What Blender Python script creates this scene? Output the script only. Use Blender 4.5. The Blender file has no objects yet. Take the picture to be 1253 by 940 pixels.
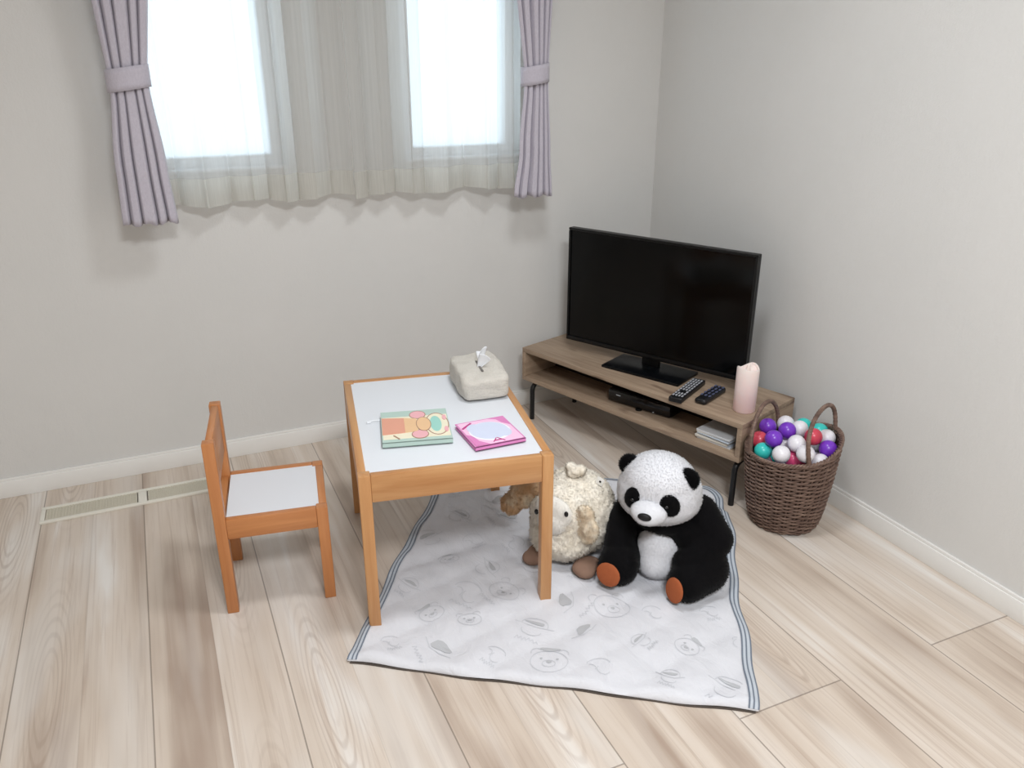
import bpy, bmesh, math, random
from mathutils import Vector, Matrix, noise
random.seed(7)
sc = bpy.context.scene
COL = sc.collection

# ------------------------------------------------------------------ camera, world, lights, exposure
cam_d = bpy.data.cameras.new('camera'); cam = bpy.data.objects.new('camera', cam_d); COL.objects.link(cam)
cam_d.sensor_width = 36.0; cam_d.lens = 985.453 / 1253 * 36; cam_d.clip_start = 0.05
R_ = Vector((.912860, -.408272, -.000766)); U_ = Vector((.153996, .342582, .926781)); F_ = Vector((.378117, .846139, -.375602))
cam.matrix_world = Matrix(((R_.x, U_.x, -F_.x, -1.90490), (R_.y, U_.y, -F_.y, -2.84044), (R_.z, U_.z, -F_.z, 1.35984), (0, 0, 0, 1)))
sc.camera = cam
sc.view_settings.view_transform = 'Standard'; sc.view_settings.look = 'None'
sc.view_settings.gamma = 1.0; sc.view_settings.use_curve_mapping = False
sc.view_settings.exposure = 0.0
sc.cycles.use_denoising = True
sc.cycles.max_bounces = 10; sc.cycles.transparent_max_bounces = 16
sc.cycles.caustics_reflective = False; sc.cycles.caustics_refractive = False

world = bpy.data.worlds.new('world'); sc.world = world; world.use_nodes = True
bg = world.node_tree.nodes['Background']; bg.inputs[0].default_value = (.86, .95, 1, 1); bg.inputs[1].default_value = 2.5

def area(name, loc, target, sx, sy, power, col, shape='RECTANGLE'):
    l = bpy.data.lights.new(name, 'AREA'); l.shape = shape; l.size = sx; l.size_y = sy; l.energy = power; l.color = col
    o = bpy.data.objects.new(name, l); COL.objects.link(o); o.location = loc
    o.rotation_euler = (Vector(target) - Vector(loc)).to_track_quat('-Z', 'Y').to_euler()
    return o
area('ceiling_lamp_light', (-1.05, -1.4, 2.36), (-1.05, -1.4, 0), .38, .38, 12.5, (.89, .922, .952), 'DISK').data.spread = 2.65
area('overhead_fill_light', (-1.65, -3.2, 2.36), (-1.65, -3.2, 0), .6, .6, 68, (.895, .924, .955), 'DISK')  # unseen overhead fill, added to bring up the room's brightness

# ------------------------------------------------------------------ helpers
def lin(r, g, b):
    f = lambda c: (c / 255 / 12.92) if c / 255 <= .04045 else ((c / 255 + .055) / 1.055) ** 2.4
    return (f(r), f(g), f(b), 1)

class N:
    """small wrapper for a node material"""
    def __init__(s, name):
        s.m = bpy.data.materials.new(name); s.m.use_nodes = True
        s.t = s.m.node_tree; s.b = s.t.nodes['Principled BSDF']; s.out = s.t.nodes['Material Output']
    def n(s, typ, **kw):
        x = s.t.nodes.new(typ)
        for k, v in kw.items(): setattr(x, k, v)
        return x
    def l(s, a, b): s.t.links.new(a, b)
    def math(s, op, a, b=None):
        x = s.n('ShaderNodeMath', operation=op)
        for i, v in enumerate((a, b)):
            if v is None: continue
            if isinstance(v, (int, float)): x.inputs[i].default_value = v
            else: s.l(v, x.inputs[i])
        return x.outputs[0]
    def mix(s, f, a, b, mode='MIX'):
        x = s.n('ShaderNodeMix', data_type='RGBA', blend_type=mode)
        for sock, v in ((x.inputs[0], f), (x.inputs[6], a), (x.inputs[7], b)):
            if isinstance(v, (int, float, tuple)): sock.default_value = v
            else: s.l(v, sock)
        return x.outputs[2]
    def ramp(s, f, stops):
        x = s.n('ShaderNodeValToRGB'); e = x.color_ramp.elements
        while len(e) < len(stops): e.new(.5)
        for i, (p, c) in enumerate(stops): e[i].position = p; e[i].color = c
        s.l(f, x.inputs[0]); return x.outputs[0]
    def coord(s, scale=(1, 1, 1), out='Object', loc=(0, 0, 0)):
        c = s.n('ShaderNodeTexCoord'); m = s.n('ShaderNodeMapping'); m.inputs['Scale'].default_value = scale; m.inputs['Location'].default_value = loc
        s.l(c.outputs[out], m.inputs[0]); return m.outputs[0]
    def noise(s, vec, scale, detail=3, rough=.5, dist=0.):
        x = s.n('ShaderNodeTexNoise'); x.inputs['Scale'].default_value = scale; x.inputs['Detail'].default_value = detail
        x.inputs['Roughness'].default_value = rough; x.inputs['Distortion'].default_value = dist
        s.l(vec, x.inputs['Vector']); return x.outputs['Fac']
    def bump(s, h, strength=.3, dist=.01):
        x = s.n('ShaderNodeBump'); x.inputs['Strength'].default_value = strength; x.inputs['Distance'].default_value = dist
        s.l(h, x.inputs['Height']); s.l(x.outputs[0], s.b.inputs['Normal'])
    def set(s, col=None, rough=None, spec=None, **kw):
        if col is not None:
            if isinstance(col, tuple): s.b.inputs['Base Color'].default_value = col
            else: s.l(col, s.b.inputs['Base Color'])
        if rough is not None: s.b.inputs['Roughness'].default_value = rough
        if spec is not None: s.b.inputs['Specular IOR Level'].default_value = spec
        for k, v in kw.items(): s.b.inputs[k].default_value = v
        return s.m

def plain(name, rgb, rough=.5, spec=.5, var=.06, vs=30., bump=0., **kw):
    a = N(name); f = a.noise(a.coord(), vs, 3)
    c = lin(*rgb); d = tuple(v * (1 - var) for v in c[:3]) + (1,)
    m = a.set(a.mix(f, d, c), rough, spec, **kw)
    if bump: a.bump(a.noise(a.coord(), vs * 6, 2), bump, .004)
    return m

def wood(name, dark, light, scale=(1, 1, 1), rough=.36, ring=6., spec=.65):
    a = N(name); v = a.coord(scale)
    f = a.noise(v, 7, 5, .55, .6); g = a.noise(v, ring * 5, 3, .6, .2)
    c = a.ramp(f, [(.28, lin(*dark)), (.72, lin(*light))])
    d = a.mix(a.math('MULTIPLY', g, .35), c, lin(*[max(0, x - 34) for x in dark]))
    m = a.set(d, rough, spec); return m

class MB:
    """collects shapes, then links them as one mesh object"""
    def __init__(s): s.bm = bmesh.new(); s.mi = 0
    def _tag(s, faces):
        for f in faces: f.material_index = s.mi
    def box(s, c, size, bev=0., rot=None, seg=2):
        r = bmesh.ops.create_cube(s.bm, size=1); vs = r['verts']
        for v in vs: v.co = Vector((v.co.x * size[0], v.co.y * size[1], v.co.z * size[2]))
        if bev > 0:
            es = list({e for v in vs for e in v.link_edges})
            q = bmesh.ops.bevel(s.bm, geom=es, offset=bev, segments=seg, profile=.5, affect='EDGES')
            vs = list({v for f in q['faces'] for v in f.verts} | {v for v in vs if v.is_valid})
            st = list(vs); seen = set(vs)
            while st:
                v = st.pop()
                for e in v.link_edges:
                    o = e.other_vert(v)
                    if o not in seen: seen.add(o); st.append(o)
            vs = list(seen)
        M = Matrix.Translation(c) @ (rot.to_4x4() if rot else Matrix.Identity(4))
        bmesh.ops.transform(s.bm, matrix=M, verts=vs)
        s._tag({f for v in vs for f in v.link_faces}); return s
    def tube(s, pts, r, seg=10, closed=False, cap=True):
        pts = [Vector(p) for p in pts]; n = len(pts); rings = []
        up = None
        for i, p in enumerate(pts):
            if closed: t = pts[(i + 1) % n] - pts[i - 1]
            else: t = pts[min(i + 1, n - 1)] - pts[max(i - 1, 0)]
            t.normalize()
            if up is None:
                up = Vector((0, 0, 1)) if abs(t.z) < .9 else Vector((1, 0, 0))
            a = up - t * up.dot(t)
            a.normalize(); up = a; b = t.cross(a)
            rr = r[i] if isinstance(r, (list, tuple)) else r
            rings.append([s.bm.verts.new(p + (a * math.cos(2 * math.pi * k / seg) + b * math.sin(2 * math.pi * k / seg)) * rr) for k in range(seg)])
        fs = []
        for i in range(n if closed else n - 1):
            A, B = rings[i], rings[(i + 1) % n]
            for k in range(seg): fs.append(s.bm.faces.new((A[k], A[(k + 1) % seg], B[(k + 1) % seg], B[k])))
        if cap and not closed:
            fs.append(s.bm.faces.new(rings[0][::-1])); fs.append(s.bm.faces.new(rings[-1]))
        s._tag(fs); return s
    def lathe(s, prof, seg=40, c=(0, 0, 0)):
        rings = []
        for (r, z) in prof:
            if r < 1e-6: rings.append([s.bm.verts.new((c[0], c[1], c[2] + z))])
            else: rings.append([s.bm.verts.new((c[0] + r * math.cos(2 * math.pi * k / seg), c[1] + r * math.sin(2 * math.pi * k / seg), c[2] + z)) for k in range(seg)])
        fs = []
        for A, B in zip(rings, rings[1:]):
            for k in range(seg):
                q = [A[k % len(A)], A[(k + 1) % len(A)], B[(k + 1) % len(B)], B[k % len(B)]]
                u = []
                for v in q:
                    if v not in u: u.append(v)
                if len(u) > 2: fs.append(s.bm.faces.new(u))
        s._tag(fs); return s
    def ball(s, c, r, sub=3, rot=None):
        q = bmesh.ops.create_icosphere(s.bm, subdivisions=sub, radius=1)
        if isinstance(r, (int, float)): r = (r, r, r)
        M = Matrix.Translation(c) @ (rot.to_4x4() if rot else Matrix.Identity(4)) @ Matrix.Diagonal((*r, 1))
        bmesh.ops.transform(s.bm, matrix=M, verts=q['verts'])
        s._tag({f for v in q['verts'] for f in v.link_faces}); return s
    def grid(s, nu, nv, fn):
        V = [[s.bm.verts.new(fn(i / nu, j / nv)) for j in range(nv + 1)] for i in range(nu + 1)]
        s._tag([s.bm.faces.new((V[i][j], V[i + 1][j], V[i + 1][j + 1], V[i][j + 1])) for i in range(nu) for j in range(nv)]); return s
    def face(s, pts): s._tag([s.bm.faces.new([s.bm.verts.new(p) for p in pts])]); return s
    def prism(s, pts, z0, z1):
        A = [s.bm.verts.new((x, y, z0)) for x, y in pts]; B = [s.bm.verts.new((x, y, z1)) for x, y in pts]; n = len(pts)
        fs = [s.bm.faces.new(A[::-1]), s.bm.faces.new(B)] + [s.bm.faces.new((A[i], A[(i + 1) % n], B[(i + 1) % n], B[i])) for i in range(n)]
        s._tag(fs); return s
    def build(s, name, mats, parent=None, smooth=True, angle=40, loc=None, rotz=0, solid=0.):
        bmesh.ops.recalc_face_normals(s.bm, faces=s.bm.faces) if not solid else None
        me = bpy.data.meshes.new(name); s.bm.to_mesh(me); s.bm.free()
        return link(name, me, mats, parent, smooth, angle, loc, rotz, solid)

def link(name, me, mats, parent=None, smooth=True, angle=40, loc=None, rotz=0, solid=0.):
    o = bpy.data.objects.new(name, me); COL.objects.link(o)
    for m in (mats if isinstance(mats, (list, tuple)) else [mats]): me.materials.append(m)
    if smooth:
        me.polygons.foreach_set('use_smooth', [True] * len(me.polygons))
        if angle < 180: me.set_sharp_from_angle(angle=math.radians(angle))
    if solid:
        md = o.modifiers.new('thickness', 'SOLIDIFY'); md.thickness = solid; md.offset = 0
    if loc is not None: o.location = loc
    o.rotation_euler.z = rotz
    if parent: o.parent = parent
    return o

def thing(name, label, cat, loc=(0, 0, 0), rotz=0, group=None, rot=None):
    o = bpy.data.objects.new(name, None); COL.objects.link(o); o.location = loc; o.empty_display_size = .05
    o.rotation_euler = rot if rot else (0, 0, rotz)
    return tag(o, label, cat, group)
def tag(o, label, cat, group=None):
    o['label'] = label; o['category'] = cat
    if group: o['group'] = group
    return o
def struct(o, label=None, cat=None):
    o['kind'] = 'structure'
    if label: o['label'] = label
    if cat: o['category'] = cat
    return o
def rz(a): return Matrix.Rotation(a, 3, 'Z')
def rx(a): return Matrix.Rotation(a, 3, 'X')
def ry(a): return Matrix.Rotation(a, 3, 'Y')

# ------------------------------------------------------------------ materials of the room
def mat_wall():
    a = N('wallpaper'); v = a.coord()
    f = a.noise(v, 3.5, 4, .55); g = a.noise(v, 160, 3, .6)
    c = a.mix(f, lin(214, 213, 210), lin(221, 219, 216)); m = a.set(c, .85, .25)
    a.bump(a.math('ADD', g, a.noise(a.coord((1, 1, .35)), 60, 2)), .22, .003); return m
def mat_floor():
    a = N('plank_floor'); co = a.n('ShaderNodeTexCoord'); sp = a.n('ShaderNodeSeparateXYZ'); a.l(co.outputs['Object'], sp.inputs[0])
    x, y = sp.outputs[0], sp.outputs[1]
    u = a.math('DIVIDE', a.math('ADD', x, .29), .2967)
    board = a.math('FLOOR', u); fr = a.math('FRACT', u)
    u2 = a.math('MULTIPLY', u, 2.); strip = a.math('FLOOR', u2); fr2 = a.math('FRACT', u2)
    par = a.math('ABSOLUTE', a.math('MODULO', board, 2.))
    yy = a.math('DIVIDE', a.math('ADD', a.math('ADD', y, 1.79), a.math('MULTIPLY', par, 1.11)), 3.6)
    row = a.math('FLOOR', yy); fy = a.math('FRACT', yy)
    cm = a.n('ShaderNodeCombineXYZ'); a.l(strip, cm.inputs[0]); a.l(row, cm.inputs[1])
    wn = a.n('ShaderNodeTexWhiteNoise', noise_dimensions='3D'); a.l(cm.outputs[0], wn.inputs['Vector'])
    rnd = wn.outputs['Value']
    def stretched(sx, sy, offs):
        q = a.n('ShaderNodeCombineXYZ'); a.l(a.math('MULTIPLY', x, sx), q.inputs[0]); a.l(a.math('ADD', a.math('MULTIPLY', y, sy), a.math('MULTIPLY', rnd, offs)), q.inputs[1]); a.l(a.math('MULTIPLY', rnd, 37.), q.inputs[2]); return q.outputs[0]
    broad = a.noise(stretched(11, .75, 19), 1.0, 3, .55, .5)
    fine = a.noise(stretched(85, 1.7, 31), 1.0, 5, .65, .7)
    blot = a.noise(stretched(6, 2.6, 11), 1.0, 2, .5)
    tone = a.math('ADD', a.math('ADD', a.math('MULTIPLY', broad, .78), a.math('MULTIPLY', blot, .34)), a.math('MULTIPLY', a.math('SUBTRACT', rnd, .5), .07))
    c = a.ramp(tone, [(.36, lin(172, 153, 138)), (.50, lin(204, 189, 174)), (.62, lin(214, 201, 188)), (.76, lin(230, 225, 219))])
    c = a.mix(a.ramp(fine, [(.50, (0, 0, 0, 1)), (.74, (.5, .5, .5, 1))]), c, lin(162, 138, 120))
    # cathedral grain: long nested arches in some strips
    wv = a.n('ShaderNodeTexWave', wave_type='RINGS', rings_direction='Z'); wv.inputs['Scale'].default_value = 5.5; wv.inputs['Distortion'].default_value = 1.2; wv.inputs['Detail'].default_value = 2.; wv.inputs['Detail Scale'].default_value = 1.4
    qx = a.math('SUBTRACT', fr2, .5); qy = a.math('SUBTRACT', a.math('FRACT', a.math('ADD', a.math('MULTIPLY', y, .8), a.math('MULTIPLY', rnd, 7.))), .5)
    q = a.n('ShaderNodeCombineXYZ'); a.l(qx, q.inputs[0]); a.l(a.math('MULTIPLY', qy, 1.1), q.inputs[1]); a.l(q.outputs[0], wv.inputs['Vector'])
    rad = a.math('SQRT', a.math('ADD', a.math('MULTIPLY', qx, qx), a.math('MULTIPLY', qy, qy)))
    cath = a.math('MULTIPLY', a.ramp(wv.outputs['Fac'], [(.55, (0, 0, 0, 1)), (.95, (1, 1, 1, 1))]), a.math('MULTIPLY', a.math('GREATER_THAN', rnd, .62), a.ramp(rad, [(.05, (0, 0, 0, 1)), (.16, (.34, .34, .34, 1)), (.44, (0, 0, 0, 1))])))
    c = a.mix(cath, c, lin(150, 128, 112))
    pale_patch = a.noise(stretched(5, .9, 23), 1.3, 2, .5, .6)
    c = a.mix(a.ramp(pale_patch, [(.52, (0, 0, 0, 1)), (.70, (.42, .42, .42, 1))]), c, lin(224, 220, 215))  # paler soft-edged patches stretched along the boards
    e1 = a.math('LESS_THAN', a.math('MINIMUM', fr, a.math('SUBTRACT', 1., fr)), .0055)
    e2 = a.math('MULTIPLY', a.math('LESS_THAN', a.math('MINIMUM', fr2, a.math('SUBTRACT', 1., fr2)), .008), .22)
    e3 = a.math('LESS_THAN', a.math('MINIMUM', fy, a.math('SUBTRACT', 1., fy)),   .0005)
    e = a.math('MAXIMUM', a.math('MAXIMUM', e1, e2), e3)
    c = a.mix(a.math('MULTIPLY', e, .6), c, lin(104, 90, 80))
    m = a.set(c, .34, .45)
    a.bump(a.math('SUBTRACT', a.math('MULTIPLY', fine, .25), e), .18, .002)
    return m
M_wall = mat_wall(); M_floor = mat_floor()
M_white = plain('white_trim', (238, 236, 232), .45, .4, .03)
M_ceil = plain('ceiling_white', (240, 239, 236), .9, .2, .03)
M_frame = plain('window_frame_white', (240, 242, 244), .4, .4, .02)

# ------------------------------------------------------------------ room shell
LX, FY, HZ = -4.2, -4.85, 2.4
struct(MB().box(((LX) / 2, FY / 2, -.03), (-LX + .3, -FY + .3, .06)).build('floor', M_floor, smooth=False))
struct(MB().box(((LX) / 2, FY / 2, HZ + .03), (-LX + .3, -FY + .3, .06)).build('ceiling', M_ceil, smooth=False))
W1 = (-1.93, -1.455, 1.015, 2.0); W2 = (-1.05, -.60, 1.015, 2.0)      # the two window openings: x0, x1, z0, z1
mb = MB(); T = .13
def wallbox(x0, x1, z0, z1): mb.box(((x0 + x1) / 2, T / 2, (z0 + z1) / 2), (x1 - x0, T, z1 - z0))
wallbox(LX - .1, .1, 0, 1.015); wallbox(LX - .1, .1, 2.0, HZ)
wallbox(LX - .1, W1[0], 1.015, 2.0); wallbox(W1[1], W2[0], 1.015, 2.0); wallbox(W2[1], .1, 1.015, 2.0)
struct(mb.build('wall_back', M_wall, smooth=False))
struct(MB().box((.05, FY / 2, HZ / 2), (.1, -FY, HZ)).build('wall_right', M_wall, smooth=False))
struct(MB().box((LX - .05, FY / 2, HZ / 2), (.1, -FY, HZ)).build('wall_left', M_wall, smooth=False))
struct(MB().box((LX / 2, FY - .05, HZ / 2), (-LX + .3, .1, HZ)).build('wall_front', M_wall, smooth=False))
def skirting(name, c, size, ax):
    m = MB(); m.box((c[0], c[1], .029), (size[0], size[1], .058), .001)
    s2 = (size[0], size[1] * .7) if ax == 'x' else (size[0] * .7, size[1])
    off = (0, size[1] * .15) if ax == 'x' else (size[0] * .15, 0)
    m.box((c[0] + off[0], c[1] + off[1], .0625), (s2[0], s2[1], .011), .002)
    struct(m.build(name, M_white))
skirting('baseboard_back', (LX / 2, -.006), (-LX, .012), 'x')
skirting('baseboard_right', (-.006, FY / 2), (.012, -FY), 'y')
a = N('frosted_pane'); tb = a.n('ShaderNodeBsdfTransparent'); tb.inputs[0].default_value = (.95, .98, 1, 1); gl = a.n('ShaderNodeBsdfGlossy'); gl.inputs['Roughness'].default_value = .15
tl = a.n('ShaderNodeBsdfTranslucent'); tl.inputs[0].default_value = (.9, .96, 1, 1)
mx0 = a.n('ShaderNodeMixShader'); mx0.inputs[0].default_value = .45; a.l(tb.outputs[0], mx0.inputs[1]); a.l(tl.outputs[0], mx0.inputs[2])
mx = a.n('ShaderNodeMixShader'); mx.inputs[0].default_value = .05; a.l(mx0.outputs[0], mx.inputs[1]); a.l(gl.outputs[0], mx.inputs[2]); a.l(mx.outputs[0], a.out.inputs[0])
M_pane = a.m
for i, w in enumerate((W1, W2)):
    x0, x1, z0, z1 = w; fr = .045; y = .07
    root = bpy.data.objects.new('window_%d' % (i + 1), None); COL.objects.link(root); root.location = ((x0 + x1) / 2, y, z0)
    struct(root)
    def loc(o): o.location = -Vector(root.location); return o
    m = MB()
    for b in ((x0, x1, z0, z0 + fr), (x0, x1, z1 - fr, z1), (x0, x0 + fr, z0 + fr, z1 - fr), (x1 - fr, x1, z0 + fr, z1 - fr)):
        m.box(((b[0] + b[1]) / 2, y, (b[2] + b[3]) / 2), (b[1] - b[0], .06, b[3] - b[2]), .003)
    loc(m.build('window_frame', M_frame, root))
    loc(MB().box(((x0 + x1) / 2, .018, z0 + .006), (x1 - x0 - .002, .042, .012), .002).build('window_sill', M_frame, root))
    loc(MB().box(((x0 + x1) / 2, y, (z0 + z1) / 2), (x1 - x0 - 2 * fr, .006, z1 - z0 - 2 * fr)).build('window_pane', M_pane, root, smooth=False))

# ------------------------------------------------------------------ curtains
def mat_sheer(name, alpha, stripe, warm=(236, 234, 230)):
    a = N(name); v = a.coord((1, .0, .02)); f = a.noise(v, 420, 2, .6)
    g = a.noise(a.coord((1, 0, .01)), 90, 2)
    c = a.mix(a.math('MULTIPLY', f, stripe), lin(*warm), lin(178, 174, 167))
    d = a.n('ShaderNodeBsdfDiffuse'); a.l(c, d.inputs[0]); t = a.n('ShaderNodeBsdfTranslucent'); a.l(c, t.inputs[0])
    m1 = a.n('ShaderNodeMixShader'); m1.inputs[0].default_value = .55; a.l(d.outputs[0], m1.inputs[1]); a.l(t.outputs[0], m1.inputs[2])
    tr = a.n('ShaderNodeBsdfTransparent'); m2 = a.n('ShaderNodeMixShader')
    a.l(a.math('SUBTRACT', 1 - alpha, a.math('MULTIPLY', g, -.2 if alpha > .9 else .18)), m2.inputs[0]) if False else None
    a.l(a.math('ADD', alpha - .09, a.math('MULTIPLY', g, .18)), m2.inputs[0])
    a.l(tr.outputs[0], m2.inputs[1]); a.l(m1.outputs[0], m2.inputs[2]); a.l(m2.outputs[0], a.out.inputs[0]); return a.m
M_sheer = mat_sheer('sheer_voile', .62, .3, (224, 224, 222)); M_hem = mat_sheer('sheer_hem', .90, .6, (238, 237, 230))
def mat_drape(name, c0, c1):
    a = N(name); v = a.coord((1, 1, .5)); f = a.noise(v, 260, 2, .6); m = a.set(a.mix(f, lin(*c0), lin(*c1)), .8, .2)
    a.b.inputs['Sheen Weight'].default_value = .25; a.bump(f, .25, .002); return m
M_lav = mat_drape('lavender_cloth', (180, 174, 185), (202, 197, 207)); M_pink = mat_drape('pink_lining', (206, 176, 186), (216, 190, 198))

def sheer(name, x0, x1, ph, label, z0):
    root = thing(name, label, 'curtain', ((x0 + x1) / 2, -.07, z0))
    def fold(s, z):
        x = x0 + (x1 - x0) * s
        k = .6 + .4 * (2.0 - z)
        q = x * 52 + ph + 1.1 * math.sin(x * 13 + ph); d = .022 * math.sin(q) * k + .008 * math.sin(x * 23 + 1.3 * ph) + .004 * math.sin(x * 121 + ph)
        return Vector((x + .008 * math.sin(2 * q) * k, -.070 + d, z))
    hem = .083
    o = MB().grid(170, 14, lambda s, t: fold(s, z0 + hem + (2.04 - z0 - hem) * t)).build('voile_panel', M_sheer, root, angle=180, solid=.0001)
    o.modifiers.clear(); o.location = -Vector(root.location)
    o = MB().grid(170, 4, lambda s, t: fold(s, z0 + hem * t) + Vector((0, -.0015, .006 * math.sin((x0 + (x1 - x0) * s) * 23 + ph) * (1 - t)))).build('hem_band', M_hem, root, angle=180, solid=.0001)
    o.modifiers.clear(); o.location = -Vector(root.location)
sheer('sheer_curtain', -1.885, -1.268, .4, 'white sheer curtain over the left window, beside the wider lavender drape', .925)
sheer('sheer_curtain', -1.262, -.605, 2.1, 'white sheer curtain over the right window, nearest the television', .920)

def drape(xc, halfs, ph, label, nf, z_bot):
    """a lavender curtain gathered by a tie band; halfs: (z, centre x, half width)"""
    root = thing('drape', label, 'curtain', (xc, -.125, z_bot))
    def at(z):
        for (za, ca, ha), (zb, cb, hb) in zip(halfs, halfs[1:]):
            if za <= z <= zb:
                t = (z - za) / (zb - za); t = t * t * (3 - 2 * t) if zb < 1.4 else t
                return ca + (cb - ca) * t, ha + (hb - ha) * t
        return halfs[-1][1:]
    def f(s, t):
        z = z_bot + (2.03 - z_bot) * t; c, h = at(z)
        u = s * 2 - 1
        q = s * nf * 2 * math.pi + ph + 1.3 * math.sin(s * 6 + ph) + .5 * math.sin(s * 17 + 2 * ph)
        w = min(1, 1.25 * abs(math.sin(q / 2)) ** .42)
        am = .030 + .016 * min(1, abs(z - 1.31) / .25)
        env = math.sqrt(max(0, 1 - u * u)) * .012
        x = c + h * (u + .10 / nf * math.sin(q))
        return Vector((x, -.112 - env - am * w, z + .004 * math.sin(s * 17 + ph) * (1 - t)))
    o = MB().grid(nf * 30, 60, f).build('cloth_panel', M_lav, root, angle=180, solid=.003); o.location = -Vector(root.location)
    c, h = at(1.31)
    def band(s, t):
        an = s * 2 * math.pi; z = 1.275 + .062 * t + (.008 * math.cos(an))
        return Vector((c + (h + .007) * math.cos(an), -.132 + .037 * math.sin(an) * (1.0 if math.sin(an) < 0 else .8), z))
    o = MB().grid(48, 4, band).build('tieback', M_lav, root, angle=180, solid=.004); o.location = -Vector(root.location)
drape(-1.905, [(.89, -1.905, .078), (1.05, -1.906, .071), (1.31, -1.902, .051), (1.55, -1.888, .076), (2.05, -1.868, .14)], .3,
      'lavender drape tied back left of the windows, the wider of the pair', 5, .892)
drape(-.622, [(.89, -.622, .075), (1.05, -.616, .060), (1.31, -.606, .044), (1.55, -.622, .066), (2.05, -.63, .14)], 1.4,
      'lavender drape tied back right of the windows, above the television', 5, .892)
rail = MB().box((-1.25, -.09, 2.055), (1.62, .09, .02), .004)
for x in (-2.0, -1.25, -.5): rail.box((x, -.022, 2.07), (.03, .044, .03), .003)
tag(rail.build('curtain_rail', M_white), 'white curtain rail fixed above the two windows', 'curtain rail')

# ------------------------------------------------------------------ floor vent
M_cream = plain('cream_metal', (232, 228, 216), .5, .4, .03)
def mat_grille():
    a = N('vent_grille'); v = a.n('ShaderNodeTexCoord'); b = a.n('ShaderNodeTexBrick'); b.inputs['Scale'].default_value = 60; b.inputs['Mortar Size'].default_value = .035
    b.inputs['Color1'].default_value = lin(200, 193, 175); b.inputs['Color2'].default_value = lin(194, 187, 169); b.inputs['Mortar'].default_value = lin(216, 211, 196)
    a.l(v.outputs['Object'], b.inputs['Vector']); return a.set(b.outputs['Color'], .6, .3)
M_grille = mat_grille()
vx0, vx1, vy0, vy1 = -2.371, -1.772, -.248, -.145
vent = thing('floor_vent', 'cream slotted floor vent set along the wall behind the small chair', 'vent', ((vx0 + vx1) / 2, (vy0 + vy1) / 2, 0))
w, d = vx1 - vx0, vy1 - vy0; m = MB(); e = .013
for c, s in (((0, d / 2 - e / 2), (w, e)), ((0, -d / 2 + e / 2), (w, e)), ((-w / 2 + e / 2, 0), (e, d - 2 * e)), ((w / 2 - e / 2, 0), (e, d - 2 * e)), ((0, 0), (.026, d - 2 * e))):
    m.box((*c, .004), (*s, .008), .0015)
m.build('frame', M_cream, vent)
for sx in (-1, 1):
    cx_ = sx * (w / 4); gw = w / 2 - e - .016; m = MB().box((cx_, 0, .0017), (gw, d - 2 * e, .0034))
    for k in range(30): m.box((cx_ - gw / 2 + gw * (k + .5) / 30, 0, .004), (gw / 62, d - 2 * e, .003))
    m.build('grille', M_grille, vent, smooth=False)
    MB().box((sx * .0165, 0, .0042), (.003, d - 2 * e - .006, .0016)).build('slot', plain('dark_slot', (70, 68, 62), .7), vent, smooth=False)

# ------------------------------------------------------------------ quilted play mat
MU = Vector((.8305, -.557, 0)); MV = Vector((.557, .8305, 0)); MO = Vector((-1.637, -1.257, 0)); MW, ML, MF = .962, 1.018, .845
def ripple(u, v):
    q = .005 * (abs(math.sin((u + v) * 19)) + abs(math.sin((u - v) * 19)))
    n = .008 * noise.noise(Vector((u * 7, v * 7, 3.1))) + .003 * noise.noise(Vector((u * 22, v * 22, 1.7)))
    return q + n
def mat_top(u, v):
    base = .0125 if v < MF else .0065 + .006 * max(0, 1 - (v - MF) / .012)
    base -= .0065 * max(0, 1 - v / .014) ** 2
    edge = min(1, min(u + .004, MW - u + .004, v + .004, ML - v + .004) / .02)
    return base + ripple(u, v) * max(0, edge) + .003 * max(0, 1 - v / .03) * (.6 + .4 * math.sin(u * 31))
def mat_pt(u, v, dz=0):
    # side and front edges wander a little
    su = .006 * math.sin(v * 11) + .004 * math.sin(v * 27 + 1)
    sv = .0025 * math.sin(u * 14 + .5) + .0015 * math.sin(u * 37)
    p = MO + MU * (u + su * (1 if u > MW / 2 else .7)) + MV * (v + sv * (1 - v / ML))
    p.z = mat_top(u, v) + dz; return p
def inset(v):
    """half-width reduction: rear layer is a little narrower and has rounded corners"""
    a = 0.
    if v > MF: a = .012 * min(1, (v - MF) / .006)
    r = .10
    if v > ML - r: a += r - math.sqrt(max(0, r * r - (v - (ML - r)) ** 2))
    return a
M_matw = N('mat_white_cotton'); f_ = M_matw.noise(M_matw.coord((1, .45, 1)), 26, 3, .6, 1.2); g_ = M_matw.noise(M_matw.coord(), 300, 2)
M_matw.bump(M_matw.math('ADD', f_, M_matw.math('MULTIPLY', g_, .12)), .5, .006)
M_matw = M_matw.set(M_matw.mix(f_, lin(208, 208, 213), lin(219, 219, 223)), .9, .2)
M_bind_g = plain('binding_grey', (118, 126, 138), .85, .2, .1, 120); M_bind_l = plain('binding_light', (190, 196, 204), .85, .2, .06, 120)
M_line = plain('print_line_grey', (203, 204, 208), .9, .2, .04); M_fill = plain('print_fill_grey', (188, 189, 192), .9, .2, .05)
pm = thing('play_mat', 'white quilted play mat with grey animal print and striped grey edging under the plush toys', 'mat', tuple(MO))
def mat_uv(i, j):
    v = ML * j; a = inset(v); return a + (MW - 2 * a) * i, v
mb = MB()
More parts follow.
